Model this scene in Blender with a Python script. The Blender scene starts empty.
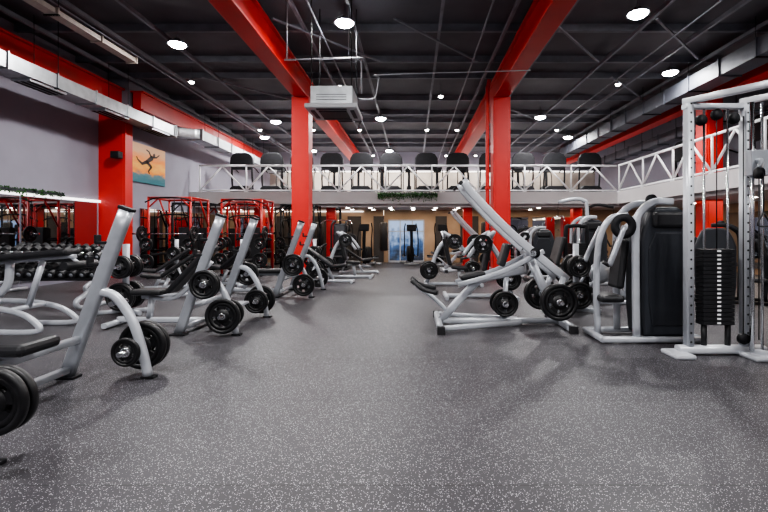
import bpy, bmesh, math, random
from mathutils import Vector, Matrix, Euler
random.seed(7)
SC=bpy.context.scene; COL=SC.collection
try:
    SC.view_settings.view_transform='AgX'; SC.view_settings.look='AgX - Medium High Contrast'
except Exception: pass
# ------------------------------------------------------------------ mesh builder
def circ(r,n=10): return [(r*math.cos(2*math.pi*i/n),r*math.sin(2*math.pi*i/n)) for i in range(n)]
def rr(w,h,c=None):
    c=min(w,h)*.3 if c is None else c
    out=[]
    for (sx,sy,a0) in ((1,1,0),(-1,1,90),(-1,-1,180),(1,-1,270)):
        for a in (0,45,90):
            t=math.radians(a0+a); out.append((sx*(w/2-c)+c*math.cos(t),sy*(h/2-c)+c*math.sin(t)))
    return out
def cr(pts,k=5):
    P=[Vector(p) for p in pts]
    if len(P)<3: return P
    Q=[P[0]*2-P[1]]+P+[P[-1]*2-P[-2]]; out=[]
    for i in range(1,len(Q)-2):
        a,b,c,d=Q[i-1:i+3]
        for j in range(k):
            t=j/k
            out.append(.5*((2*b)+(c-a)*t+(2*a-5*b+4*c-d)*t*t+(3*b-a-3*c+d)*t**3))
    out.append(P[-1]); return out
class MB:
    def __init__(s): s.v=[];s.f=[];s.s=[];s.g=[]
    def add(s,vs,fs,sm=False):
        b=len(s.v); s.g.append((b,len(s.f))); s.v+=[tuple(v) for v in vs]; s.f+=[tuple(i+b for i in f) for f in fs]
        s.s+=[sm]*len(fs) if isinstance(sm,bool) else sm
        return s
    def pieces(s):
        out=[]; G=s.g+[(len(s.v),len(s.f))]
        for (v0,f0),(v1,f1) in zip(G,G[1:]):
            m=MB(); m.v=s.v[v0:v1]; m.f=[tuple(i-v0 for i in f) for f in s.f[f0:f1]]; m.s=s.s[f0:f1]; out.append(m)
        return out
    def box(s,c,d,e=(0,0,0)):
        R=Euler(e).to_matrix(); C=Vector(c)
        vs=[C+R@Vector((x*d[0]/2,y*d[1]/2,z*d[2]/2)) for x in(-1,1) for y in(-1,1) for z in(-1,1)]
        return s.add(vs,[(0,1,3,2),(4,6,7,5),(0,4,5,1),(2,3,7,6),(0,2,6,4),(1,5,7,3)])
    def bb(s,x0,x1,y0,y1,z0,z1): return s.box(((x0+x1)/2,(y0+y1)/2,(z0+z1)/2),(x1-x0,y1-y0,z1-z0))
    def sweep(s,pts,sec,side=(0,1,0),closed=False):
        P=[Vector(p) for p in pts]; n=len(P); sd=Vector(side).normalized(); m=len(sec); vs=[]
        for i,p in enumerate(P):
            t=(P[(i+1)%n]-P[i-1]) if closed else P[min(i+1,n-1)]-P[max(i-1,0)]
            t.normalize(); q=sd-t*sd.dot(t)
            if q.length<.05: q=t.orthogonal()
            sd=q.normalized(); nr=t.cross(sd)
            vs+=[p+sd*a+nr*b for a,b in sec]
        fs=[]; R=n if closed else n-1
        for i in range(R):
            for j in range(m):
                k=(j+1)%m; i2=(i+1)%n
                fs.append((i*m+j,i*m+k,i2*m+k,i2*m+j))
        sm=[True]*len(fs)
        if not closed:
            fs.append(tuple(range(m-1,-1,-1))); fs.append(tuple((n-1)*m+j for j in range(m))); sm+=[False,False]
        return s.add(vs,fs,sm)
    def tube(s,pts,r,n=10,k=5,side=(0,1,0)): return s.sweep(cr(pts,k),circ(r,n),side)
    def bar(s,pts,w,h,side=(0,1,0),k=5): return s.sweep(cr(pts,k),rr(w,h),side)
    def cyl(s,a,b,r,n=12): return s.sweep([a,b],circ(r,n),(0.3,1,0.2))
    def lathe(s,o,ax,prof,n=24,closed=False,sm=True):
        ax=Vector(ax).normalized(); a=ax.orthogonal().normalized(); b=ax.cross(a); o=Vector(o); vs=[]
        for r,h in prof:
            for j in range(n):
                t=2*math.pi*j/n; vs.append(o+ax*h+(a*math.cos(t)+b*math.sin(t))*max(r,.0002))
        fs=[]; L=len(prof)
        for i in range(L if closed else L-1):
            for j in range(n):
                k=(j+1)%n; i2=(i+1)%L; fs.append((i*n+j,i*n+k,i2*n+k,i2*n+j))
        return s.add(vs,fs,[sm]*len(fs))
    def arc(s,a0,a1,r0,r1,y0,y1,n=4):
        vs=[]
        for i in range(n+1):
            t=a0+(a1-a0)*i/n
            for r,y in ((r0,y0),(r1,y0),(r1,y1),(r0,y1)): vs.append((r*math.cos(t),y,r*math.sin(t)))
        fs=[(0,1,2,3),tuple(n*4+j for j in (3,2,1,0))]
        for i in range(n):
            for j in range(4):
                k=(j+1)%4; fs.append((i*4+k,i*4+j,i*4+4+j,i*4+4+k))
        return s.add(vs,fs)
    def extr(s,prof,y0,y1):
        n=len(prof); vs=[(x,y0,z) for x,z in prof]+[(x,y1,z) for x,z in prof]
        fs=[tuple(range(n)),tuple(range(2*n-1,n-1,-1))]
        for i in range(n):
            k=(i+1)%n; fs.append((i,i+n,k+n,k))
        return s.add(vs,fs)
    def limb(s,p,q,r1,r2,x0,x1):   # flat tapered capsule in a YZ plane
        a=math.atan2(q[1]-p[1],q[0]-p[0]); pts=[]
        for i in range(9):
            t=a+math.pi/2+math.pi*i/8; pts.append((p[0]+r1*math.cos(t),p[1]+r1*math.sin(t)))
        for i in range(9):
            t=a-math.pi/2+math.pi*i/8; pts.append((q[0]+r2*math.cos(t),q[1]+r2*math.sin(t)))
        n=len(pts); vs=[(x0,y,z) for y,z in pts]+[(x1,y,z) for y,z in pts]
        fs=[tuple(range(n-1,-1,-1)),tuple(range(n,2*n))]+[(i,(i+1)%n,(i+1)%n+n,i+n) for i in range(n)]
        return s.add(vs,fs)
    def mesh(s,name,m):
        me=bpy.data.meshes.new(name); me.from_pydata(s.v,[],s.f); me.validate()
        if len(me.polygons)==len(s.s): me.polygons.foreach_set('use_smooth',s.s)
        me.materials.append(m)
        bm=bmesh.new(); bm.from_mesh(me); bmesh.ops.recalc_face_normals(bm,faces=bm.faces); bm.to_mesh(me); bm.free()
        return me
def mkobj(name,mb,m,bev=0):
    o=bpy.data.objects.new(name,mb.mesh(name,m)); COL.objects.link(o)
    if bev:
        b=o.modifiers.new('bevel','BEVEL'); b.width=bev; b.segments=2; b.limit_method='ANGLE'; b.angle_limit=math.radians(50)
    return o
def meta(o,label,cat,group=None):
    o['label']=label; o['category']=cat
    if group: o['group']=group
def thing(name,label,cat,loc=(0,0,0),rz=0,group=None):
    e=bpy.data.objects.new(name,None); e.empty_display_size=.1; COL.objects.link(e)
    e.location=loc; e.rotation_euler=(0,0,rz); meta(e,label,cat,group); return e
def solo(name,label,cat,mb,m,loc=(0,0,0),rz=0,group=None,bev=0):
    o=mkobj(name,mb,m,bev); o.location=loc; o.rotation_euler=(0,0,rz); meta(o,label,cat,group); return o
def part(par,name,mb,m,bev=0,label=None):
    o=mkobj(name,mb,m,bev); o.parent=par
    if label: o['label']=label
    return o
def parts(par,name,mb,m,bev=0,label=None):
    for p in mb.pieces(): part(par,name,p,m,bev,label)
def dup(src,loc,rz=None,label=None,scale=None,swap=None):
    def rec(o,par):
        c=o.copy(); COL.objects.link(c)
        if par is not None: c.parent=par; c.matrix_parent_inverse=Matrix.Identity(4)
        if swap and c.type=='MESH' and c.data.materials[0] in swap:
            c.material_slots[0].link='OBJECT'; c.material_slots[0].material=swap[o.data.materials[0]]
        for ch in o.children: rec(ch,c)
        return c
    c=rec(src,None); c.location=loc
    if rz is not None: c.rotation_euler=(0,0,rz)
    if label: c['label']=label
    if scale: c.scale=scale
    return c
def st(name,mb,m):
    o=mkobj(name,mb,m); o['kind']='structure'; return o
# ------------------------------------------------------------------ materials
def mat(name,col,rough=.5,metal=0,var=.12,scale=8,bump=0,emit=0,ecol=None,spec=None):
    m=bpy.data.materials.new(name); m.use_nodes=True; N=m.node_tree.nodes; L=m.node_tree.links
    p=N['Principled BSDF']; p.inputs['Roughness'].default_value=rough; p.inputs['Metallic'].default_value=metal
    if spec is not None: p.inputs['Specular IOR Level'].default_value=spec
    tc=N.new('ShaderNodeTexCoord'); no=N.new('ShaderNodeTexNoise'); no.inputs['Scale'].default_value=scale; no.inputs['Detail'].default_value=3
    L.new(tc.outputs['Object'],no.inputs['Vector'])
    r=N.new('ShaderNodeValToRGB'); L.new(no.outputs['Fac'],r.inputs['Fac'])
    r.color_ramp.elements[0].position=.3; r.color_ramp.elements[1].position=.7
    r.color_ramp.elements[0].color=tuple(c*(1-var) for c in col)+(1,); r.color_ramp.elements[1].color=tuple(min(1,c*(1+var)) for c in col)+(1,)
    L.new(r.outputs['Color'],p.inputs['Base Color'])
    if bump:
        b=N.new('ShaderNodeBump'); b.inputs['Strength'].default_value=bump; b.inputs['Distance'].default_value=.01
        n2=N.new('ShaderNodeTexNoise'); n2.inputs['Scale'].default_value=scale*12; L.new(tc.outputs['Object'],n2.inputs['Vector'])
        L.new(n2.outputs['Fac'],b.inputs['Height']); L.new(b.outputs['Normal'],p.inputs['Normal'])
    if emit:
        p.inputs['Emission Color'].default_value=tuple(ecol or col)+(1,); p.inputs['Emission Strength'].default_value=emit
    return m
def holed(name,col,x0):
    m=mat(name,col,.32,.25,.05); N=m.node_tree.nodes; L=m.node_tree.links; p=N['Principled BSDF']
    tc=N.new('ShaderNodeTexCoord'); s=N.new('ShaderNodeSeparateXYZ'); L.new(tc.outputs['Object'],s.inputs[0])
    def M(op,a,b=None):
        n=N.new('ShaderNodeMath'); n.operation=op
        if isinstance(a,(int,float)): n.inputs[0].default_value=a
        else: L.new(a,n.inputs[0])
        if b is not None:
            if isinstance(b,(int,float)): n.inputs[1].default_value=b
            else: L.new(b,n.inputs[1])
        return n.outputs[0]
    dz=M('MULTIPLY',M('SUBTRACT',M('FRACT',M('MULTIPLY',s.outputs['Z'],10)),.5),.1); dx=M('SUBTRACT',s.outputs['X'],x0)
    d=M('SQRT',M('ADD',M('MULTIPLY',dz,dz),M('MULTIPLY',dx,dx))); k=M('LESS_THAN',d,.012)
    mi=N.new('ShaderNodeMix'); mi.data_type='RGBA'; src=p.inputs['Base Color'].links[0].from_socket
    L.new(k,mi.inputs[0]); L.new(src,mi.inputs[6]); mi.inputs[7].default_value=(.01,.01,.01,1); L.new(mi.outputs[2],p.inputs['Base Color']); return m
SILVER=mat('silver_powder_coat',(.46,.48,.52),.32,.3,.06)
SILVER2=mat('brushed_silver',(.38,.40,.435),.3,.5,.08)
SILVERB=mat('bright_silver_coat',(.55,.57,.61),.32,.25,.05)
CHROME=mat('chrome_steel',(.7,.71,.73),.15,1,.04)
BLACKR=mat('black_rubber',(.010,.010,.012),.5,0,.2,20,.2)
VINYL=mat('black_vinyl',(.012,.012,.014),.45,0,.2,10,.15,spec=.4)
SHROUD=mat('dark_grey_plastic',(.024,.027,.034),.45,0,.1,6,spec=.4)
BLKSTEEL=mat('black_powder_coat',(.010,.010,.012),.6,0,.2,spec=.22)
RED=mat('red_paint',(.55,.014,.010),.45,0,.06,2)
REDM=mat('red_frame_paint',(.36,.010,.008),.35,0,.12,4)
GALV=mat('galvanised_steel',(.42,.44,.46),.35,.8,.15,5)
WHITE=mat('white_paint',(.82,.82,.84),.5,0,.04,3)
WGREY=mat('grey_wall_paint',(.25,.24,.29),.75,0,.05,1.5,.1)
WDGREY=mat('warm_white_upper_wall',(.38,.345,.31),.75,0,.2,1.5)
SLABW=mat('off_white_plaster',(.50,.475,.48),.7,0,.04,2)
BEIGE=mat('beige_wall',(.34,.235,.155),.6,0,.15,1.5)
DARKW=mat('dark_wall_panel',(.03,.026,.026),.6,0,.15,2)
CEILM=mat('dark_ceiling',(.085,.085,.098),.7,0,.2,1)
JOISTM=mat('dark_joist',(.17,.175,.205),.6,.1,.15,3)
MIRROR=mat('mirror_glass',(.55,.57,.6),.02,1,.01,1)
GREEN=mat('hedge_leaves',(.018,.085,.010),.6,0,.6,30)
PLATEM=mat('cast_iron_black',(.008,.008,.009),.4,.0,.2,30,.1,spec=.4)
STACKM=mat('weight_stack_iron',(.012,.012,.014),.45,.1,.2)
LAMPE=mat('lamp_diffuser',(1,1,1),.5,0,.0,4,0,140,(1,.99,.97))
SPOTE=mat('spot_diffuser',(1,1,1),.5,0,.0,4,0,40,(1,.95,.88))
SCREEN=mat('console_screen',(.02,.022,.03),.15,0,.1,5)
LEDW=mat('led_strip',(1,1,1),.5,0,0,4,0,3,(1,.97,.95))
ACW=mat('ac_white_plastic',(.60,.61,.63),.4,0,.03,4)
TRAY=mat('pale_tray',(.40,.34,.30),.5)
def floor_mat():
    m=bpy.data.materials.new('speckled_rubber_floor'); m.use_nodes=True; N=m.node_tree.nodes; L=m.node_tree.links
    p=N['Principled BSDF']; tc=N.new('ShaderNodeTexCoord')
    def vor(scale,thr,keep):
        v=N.new('ShaderNodeTexVoronoi'); v.inputs['Scale'].default_value=scale; L.new(tc.outputs['Object'],v.inputs['Vector'])
        a=N.new('ShaderNodeMath'); a.operation='LESS_THAN'; a.inputs[1].default_value=thr; L.new(v.outputs['Distance'],a.inputs[0])
        sp=N.new('ShaderNodeSeparateColor'); L.new(v.outputs['Color'],sp.inputs['Color'])
        b=N.new('ShaderNodeMath'); b.operation='LESS_THAN'; b.inputs[1].default_value=keep; L.new(sp.outputs[0],b.inputs[0])
        c=N.new('ShaderNodeMath'); c.operation='MULTIPLY'; L.new(a.outputs[0],c.inputs[0]); L.new(b.outputs[0],c.inputs[1]); return c
    c1=vor(115,.31,.22); c2=vor(210,.4,.08)
    mx=N.new('ShaderNodeMath'); mx.operation='MAXIMUM'; L.new(c1.outputs[0],mx.inputs[0]); L.new(c2.outputs[0],mx.inputs[1])
    no=N.new('ShaderNodeTexNoise'); no.inputs['Scale'].default_value=.9; no.inputs['Detail'].default_value=6; L.new(tc.outputs['Object'],no.inputs['Vector'])
    br=N.new('ShaderNodeTexBrick'); br.inputs['Scale'].default_value=1; br.inputs['Brick Width'].default_value=60; br.inputs['Row Height'].default_value=1.2; br.offset=0
    br.inputs['Mortar Size'].default_value=.005; br.inputs['Color1'].default_value=(.046,.043,.050,1); br.inputs['Color2'].default_value=(.058,.055,.062,1); br.inputs['Mortar'].default_value=(.024,.023,.026,1)
    mp=N.new('ShaderNodeMapping'); mp.inputs['Location'].default_value=(30,0,0); L.new(tc.outputs['Object'],mp.inputs[0]); L.new(mp.outputs[0],br.inputs['Vector'])
    ml=N.new('ShaderNodeMix'); ml.data_type='RGBA'; ml.blend_type='MULTIPLY'; ml.inputs[0].default_value=.5
    L.new(br.outputs['Color'],ml.inputs[6]); L.new(no.outputs['Fac'],ml.inputs[7])
    mi=N.new('ShaderNodeMix'); mi.data_type='RGBA'; L.new(mx.outputs[0],mi.inputs[0]); L.new(ml.outputs[2],mi.inputs[6]); mi.inputs[7].default_value=(.50,.49,.52,1)
    L.new(mi.outputs[2],p.inputs['Base Color']); p.inputs['Roughness'].default_value=.5; p.inputs['Specular IOR Level'].default_value=.3
    return m
FLOORM=floor_mat()
# ------------------------------------------------------------------ room
XL=-9.3; XR=11.0; YB=-7.0; YF=27.3; ZC=6.2
st('floor',MB().bb(XL-.1,XR+.1,YB-.1,YF,-.2,0),FLOORM)
st('ceiling',MB().bb(XL-.1,XR+.1,YB-.1,YF,ZC,ZC+.2),CEILM)
st('wall_left',MB().bb(XL-.2,XL,YB,YF,0,ZC),WGREY)
st('wall_left_far',MB().bb(XL,-8.65,13.7,YF,0,ZC),WGREY)
st('wall_right',MB().bb(XR,XR+.2,YB,YF,0,ZC),WGREY)
st('wall_back',MB().bb(XL,XR,YB-.2,YB,0,ZC),WGREY)
st('wall_far_upper',MB().bb(-8.65,XR,YF,YF+.2,2.9,ZC),WGREY)
st('wall_far_strip',MB().bb(-8.65,XR,YF-.08,YF,2.9,5.0),WDGREY)
DX0,DX1=-1.1,.5
st('wall_far_left',MB().bb(-8.65,DX0,20,20.15,0,2.32),BEIGE)
st('wall_far_right',MB().bb(DX1,XR,20,20.15,0,2.32),BEIGE)
st('wall_far_lintel',MB().bb(DX0,DX1,20,20.15,1.9,2.32),BEIGE)
for i,(y0,y1) in enumerate(((2,4.9),(4.95,7.85),(7.9,10.6),(10.65,13.2))):
    solo('wall_mirror','large frameless gym mirror on the grey side wall','mirror',MB().bb(XL+.005,XL+.03,y0,y1,.15,2.2),MIRROR,group='mirrors on the side wall')
solo('wall_mirror','large frameless mirror on the wall under the mezzanine','mirror',MB().bb(-8.64,-8.61,14.2,19.6,.15,2.1),MIRROR,group='mirrors on the side wall')
st('trim_1',MB().bb(XL,XL+.07,2,13.3,2.22,2.28),LEDW)
st('trim_2',MB().bb(-8.6,-2.2,19.9,19.98,2.24,2.27),LEDW)
for i,(x0,x1) in enumerate(((-7.9,-6.3),(3.2,5.1),(5.3,7.2))):
    solo('wall_mirror','frameless mirror on the beige wall below the mezzanine','mirror',MB().bb(x0,x1,19.95,19.99,.2,2.0),MIRROR,group='mirrors on the far wall')
for x0,x1 in ((-6.1,-5.2),(-4.9,-3.7),(-2.9,-2.3),(-1.75,-1.3),(1.0,1.5),(2.1,2.9)):
    solo('wall_panel','dark panel on the beige far wall','wall panel',MB().bb(x0,x1,19.93,19.99,.02,2.05),DARKW,group='dark panels on the far wall')
st('floor_mezzanine',MB().bb(-8.65,XR,17.4,YF,2.44,2.9).bb(7.9,XR,3.0,17.4,2.44,2.9),SLABW)
st('ceiling_soffit',MB().bb(-8.65,XR-.1,17.6,20,2.32,2.44).bb(8.1,XR-.13,3.2,17.6,2.32,2.44),SLABW)
st('wall_right_lower',MB().bb(XR-.12,XR,3,20,0,2.32),BEIGE)
for y0 in (8.2,10.8,13.4,16):
    solo('wall_mirror','tall mirror on the beige wall beneath the mezzanine wing','mirror',MB().bb(XR-.16,XR-.125,y0,y0+2.2,.2,2.0),MIRROR,group='mirrors beneath the wing')
def win_mat():
    m=bpy.data.materials.new('lit_room_glazing'); m.use_nodes=True; N=m.node_tree.nodes; L=m.node_tree.links
    p=N['Principled BSDF']; tc=N.new('ShaderNodeTexCoord'); s=N.new('ShaderNodeSeparateXYZ'); L.new(tc.outputs['Generated'],s.inputs[0])
    no=N.new('ShaderNodeTexNoise'); no.inputs['Scale'].default_value=6; no.inputs['Detail'].default_value=2; L.new(tc.outputs['Generated'],no.inputs['Vector'])
    a=N.new('ShaderNodeMath'); a.operation='MULTIPLY_ADD'; a.inputs[1].default_value=1.1; L.new(no.outputs['Fac'],a.inputs[0]); L.new(s.outputs['Z'],a.inputs[2])
    b=N.new('ShaderNodeMath'); b.operation='MULTIPLY'; b.inputs[1].default_value=.75; L.new(a.outputs[0],b.inputs[0])
    r=N.new('ShaderNodeValToRGB'); L.new(b.outputs[0],r.inputs['Fac']); E=r.color_ramp.elements
    E[0].color=(.015,.02,.035,1); E[0].position=.45; E[1].color=(.50,.68,1,1); E[1].position=1.0
    x=E.new(.72); x.color=(.06,.13,.30,1)
    L.new(r.outputs['Color'],p.inputs['Emission Color']); p.inputs['Emission Strength'].default_value=.9; p.inputs['Base Color'].default_value=(.03,.04,.06,1); p.inputs['Roughness'].default_value=.1
    return m
WINM=win_mat()
st('window_1',MB().bb(DX0,DX1,20.06,20.1,0,1.9),WINM)
fr=MB()
for x in (DX0+.03,DX0+.53,DX0+1.07,DX1-.03): fr.bb(x-.022,x+.022,19.98,20.06,0,1.9)
fr.bb(DX0,DX1,19.98,20.06,1.84,1.9).bb(DX0,DX1,19.98,20.06,1.36,1.40).bb(DX0,DX1,19.98,20.06,0,.08)
st('trim_3',fr,mat('pale_frame',(.40,.43,.50),.4))
def column(x,y,w,dp,z1,label):
    return solo('steel_column',label,'column',MB().bb(-w/2,w/2,-dp/2,dp/2,0,z1).bb(-w/2-.05,w/2+.05,-dp/2-.05,dp/2+.05,0,.03).bb(-w/2+.06,w/2-.06,-dp/2-.012,-dp/2,.1,z1-.3),RED,(x,y,0),group='red structural columns',bev=.01)
column(-3.3,13.4,.5,.5,5.31,'bright red boxed steel column rising from the gym floor')
column(2.6,13.4,.5,.5,5.31,'bright red boxed steel column beside a red downpipe')
column(-8.95,13.5,.86,.36,5.0,'wide red column standing against the grey side wall')
column(8.95,13.6,.5,.5,5.31,'red steel column passing through the mezzanine wing')
for x in (-3.3,2.2,6.6,-6.2): column(x,18.2,.35,.35,2.32,'short red column under the mezzanine slab')
def ibeam(x,w,z0,z1,label,y0=YB+.02,y1=YF-.1):
    m=MB().bb(-w/2,w/2,y0,y1,0,.05).bb(-w/2,w/2,y0,y1,z1-z0-.05,z1-z0).bb(-w*.3,w*.3,y0,y1,.05,z1-z0-.05)
    return solo('ceiling_beam',label,'beam',m,RED,(x,0,z0),group='red ceiling beams',bev=.006)
ibeam(-3.3,.42,5.31,5.95,'long red steel roof beam carried by a red column')
ibeam(2.6,.42,5.31,5.95,'long red steel roof beam carried by a red column')
ibeam(-9.0,.5,5.0,5.7,'red steel beam running along the grey side wall',y1=13.68)
ibeam(-8.42,.4,5.06,5.66,'red steel beam continuing along the wall over the mezzanine',y0=13.72)
ibeam(8.95,.42,5.31,5.95,'red steel beam above the mezzanine wing')
j0=None; yy=YB+1.0; k=0
while yy<YF-.3:
    mb=MB().bb(XL+.02,XR-.02,-.03,.03,-.18,-.001).bb(XL+.02,XR-.02,-.05,.05,-.18,-.165)
    if j0 is None: j0=solo('ceiling_joist','dark painted steel joist crossing under the black ceiling','joist',mb,JOISTM,(0,yy,ZC),group='cross joists under the ceiling')
    else: dup(j0,(0,yy,ZC))
    yy+=(1.9,1.3,2.3)[k%3]; k+=1
p0=None; xx=XL+.8; k=0
while xx<XR-.3:
    mb=MB().bb(-.02,.02,YB+.02,YF-.1,-.27,-.18).bb(-.035,.035,YB+.02,YF-.1,-.28,-.268)
    if p0 is None: p0=solo('ceiling_purlin','thin dark steel purlin running the length of the ceiling','purlin',mb,JOISTM,(xx,0,ZC),group='purlins under the ceiling')
    elif min(abs(xx+3.3),abs(xx-2.6))>.3: dup(p0,(xx,0,ZC))
    xx+=(1.5,1.15,1.9)[k%3]; k+=1
b0=None
for x,y,r in ((-3.0,9.6,-.72),(-.4,9.6,-.72),(2.9,9.6,-.7),(5.8,13.2,-.75),(-6.2,13.2,-.72),(-2.9,16,-.72),(3,16,-.72),(5.2,9.6,-.8)):
    if b0 is None: b0=solo('diagonal_brace','thin grey steel diagonal brace beneath the ceiling','brace',MB().bb(-.025,.025,0,3.2,-.04,0),JOISTM,(x,y,5.925),r,'diagonal ceiling braces')
    else: dup(b0,(x,y,5.925),r)
q0=None
for x,z in ((-6.9,5.75),(-2.0,5.7),(1.5,5.65),(5.8,5.7)):
    if q0 is None: q0=solo('service_pipe','long thin grey service pipe under the ceiling','pipe',MB().cyl((0,YB+.02,0),(0,YF-.1,0),.02,8),JOISTM,(x,0,z),group='service pipes under the ceiling')
    else: dup(q0,(x,0,z))
solo('red_downpipe','slim red pipe rising beside the red column','pipe',
     MB().tube([(0,0,0),(0,0,5.2),(0,.02,5.45),(.05,0,5.85)],.055,12).cyl((0,0,0),(0,0,.04),.09).cyl((0,0,2.6),(0,0,2.66),.075),RED,(2.2,13.3,0))
def duct(loc,L,w,h,label,m=GALV,n=None,rz=0):
    e=thing('air_duct',label,'air duct',loc,rz,'ventilation ducts')
    part(e,'duct_body',MB().bb(-w/2,w/2,0,L,-h/2,h/2),m)
    n=n or int(L/1.2)
    for i in range(n+1):
        y=L*i/n; part(e,'flange',MB().bb(-w/2-.03,w/2+.03,y-.015,y+.015,-h/2-.03,h/2+.03),m)
    for i in range(1,n,2):
        y=L*i/n; hg=MB()
        for s in (-1,1): hg.cyl((s*(w/2+.02),y,-h/2-.01),(s*(w/2+.02),y,ZC-loc[2]-.0),.008,6)
        hg.bb(-w/2-.04,w/2+.04,y-.02,y+.02,-h/2-.03,-h/2-.005)
        part(e,'hanger',hg,BLKSTEEL)
    return e
duct((-8.2,-6,4.72),21.0,.5,.30,'galvanised rectangular ventilation duct along the grey wall')
duct((-7.85,16.25,4.85),10.5,.5,.34,'wider galvanised duct continuing over the mezzanine')
e=thing('duct_elbow','angled galvanised duct transition below the red beam','air duct',(-8.1,15.04,4.75))
part(e,'duct_body',MB().sweep([(-.1,0,-.03),(-.05,.3,0),(.15,.9,.08),(.25,1.16,.1)],rr(.5,.32,.02),(1,0,0)),GALV)
part(e,'flange',MB().box((-.1,.02,-.03),(.6,.04,.4)),GALV); part(e,'flange',MB().box((.25,1.14,.1),(.6,.04,.4)),GALV)
DUCTD=mat('dark_galvanised_duct',(.07,.075,.095),.5,.3,.15,4)
duct((8.0,-6,5.5),31,.55,.4,'dark grey rectangular duct hung under the ceiling',DUCTD)
duct((9.9,-2,5.0),26,.4,.35,'dark duct beside the red beam over the wing',DUCTD)
duct((-7.0,5.0,5.62),6.2,.22,.10,'slim pale cable duct under the dark ceiling',TRAY)
for yv in (9.9,12.2,14.3):
    e=thing('duct_diffuser','slotted grey air diffuser under the galvanised duct','air vent',(-8.2,yv,4.55),0,'diffusers under the duct')
    part(e,'frame',MB().bb(-.2,.2,-.5,.5,-.04,.02),GALV,.005)
    parts(e,'slat',MB().bb(-.17,-.1,-.46,.46,-.05,-.04).bb(-.04,.04,-.46,.46,-.05,-.04).bb(.1,.17,-.46,.46,-.05,-.04),BLKSTEEL)
def lamp0():
    e=thing('high_bay_lamp','round bright white high-bay lamp fixed under the dark ceiling','lamp',(0,0,0),0,'high-bay ceiling lamps')
    part(e,'lamp_housing',MB().lathe((0,0,0),(0,0,1),[(.0,.03),(.19,.02),(.23,.0),(.22,.04),(.1,.07),(.07,.14),(.0,.14)],24),JOISTM)
    part(e,'lamp_diffuser',MB().lathe((0,0,0),(0,0,1),[(.0,-.07),(.09,-.06),(.15,-.04),(.185,-.005),(.185,.01),(0,.015)],24),LAMPE)
    part(e,'suspension_rod',MB().cyl((0,0,.12),(0,0,.402),.012,8),JOISTM)
    return e
LP=[(-5.6,10.7,1),(-1.46,9.6,1),(4.6,9.2,1),(-5.55,18.2,1),(-1.27,17.7,1),(4.95,17.5,1),(-5.5,24.7,1),(-1.3,24.7,1),(4.8,24.7,1),(-5.1,2.2,1),(-1.3,2.2,1),(4.3,2.2,1),(-5.1,-4,.8),(-1.3,-4,.8),(4.3,-4,.8),(7.3,21.2,.5),(7.2,12.6,.7),(-7.0,21.2,.5)]
L0=None
for (x,y,w_) in LP:
    if L0 is None: L0=lamp0(); L0.location=(x,y,5.8)
    else: dup(L0,(x,y,5.8))
    ld=bpy.data.lights.new('lamp_light','AREA'); ld.shape='DISK'; ld.size=.4; ld.energy=255*w_; ld.color=(1,.985,.975)
    lo=bpy.data.objects.new('lamp_light',ld); lo.location=(x,y,5.71); COL.objects.link(lo)
s0=None
for (x,y,z) in [(x,y,5.75) for x in (-6.6,-4.3,-2.3,.6,1.9,3.6,6.2) for y in (19.4,25.9)]+[(-6.5,13.2,5.75),(-2.2,13.6,5.75),(6.1,13.4,5.75),(.9,14.6,5.75)]:
    if s0 is None:
        s0=thing('ceiling_spotlight','small round spotlight fixed under the dark ceiling','spotlight',(x,y,z),0,'small ceiling spotlights')
        part(s0,'lamp_housing',MB().lathe((0,0,0),(0,0,1),[(0,0),(.08,0),(.08,.05),(.03,.08),(0,.08)],16),JOISTM)
        part(s0,'lamp_diffuser',MB().lathe((0,0,0),(0,0,1),[(0,-.05),(.05,-.04),(.075,-.01),(.075,0),(0,.001)],16),SPOTE)
        part(s0,'suspension_rod',MB().cyl((0,0,.07),(0,0,.452),.01,6),JOISTM)
    else: dup(s0,(x,y,z))
d0=None
DL=[(x,y) for x in (-7.4,-5.6,-4.4,-2.6,-1.7,-.9,0,.9,1.8,3.3,5.0,7.0) for y in (17.9,19.2)]+[(9.4,y) for y in (5,7.5,10,12.4,15)]
for (x,y) in DL:
    if d0 is None:
        d0=thing('recessed_downlight','small round recessed downlight in the white slab','downlight',(x,y,2.32),0,'downlights beneath the mezzanine')
        part(d0,'ring',MB().lathe((0,0,0),(0,0,1),[(.07,-.012),(.095,-.012),(.10,0),(.07,0)],20,True),WHITE)
        part(d0,'lamp_diffuser',MB().lathe((0,0,0),(0,0,1),[(0,-.03),(.07,-.018),(.07,-.001),(0,-.001)],20),SPOTE)
    else: dup(d0,(x,y,2.32))
for x,y,sx,sy,en in ((-6,18.7,4,1.2,50),(-1.5,18.9,4,.9,44),(1.5,18.9,3,.9,36),(5,18.7,4,1.2,44),(9.4,10,1.5,9,120),(9.4,17.5,1.5,3,30)):
    ld=bpy.data.lights.new('downlight_light','AREA'); ld.shape='RECTANGLE'; ld.size=sx; ld.size_y=sy; ld.energy=en; ld.color=(1,.80,.58)
    lo=bpy.data.objects.new('downlight_light',ld); lo.location=(x,y,2.27); COL.objects.link(lo)
st('trim_4',MB().bb(-8.6,XR-.1,YF-.16,YF-.08,4.98,5.02),LEDW)
ld=bpy.data.lights.new('mezz_wall_fill','AREA'); ld.shape='RECTANGLE'; ld.size=17; ld.size_y=.3; ld.energy=170; ld.color=(1,.88,.74)  # warm fill light added to brighten the wall behind the mezzanine, no fixture
lo=bpy.data.objects.new('mezz_wall_fill',ld); lo.location=(.5,26.6,5.1); lo.rotation_euler=(.55,0,0); COL.objects.link(lo)
e=thing('air_conditioner','white ceiling cassette air conditioner with dark vents hanging on rods','air conditioner',(-1.63,9.4,3.85))
part(e,'body',MB().bb(-.42,.42,-.42,.42,.05,.42),GALV,.01,'galvanised casing')
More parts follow.
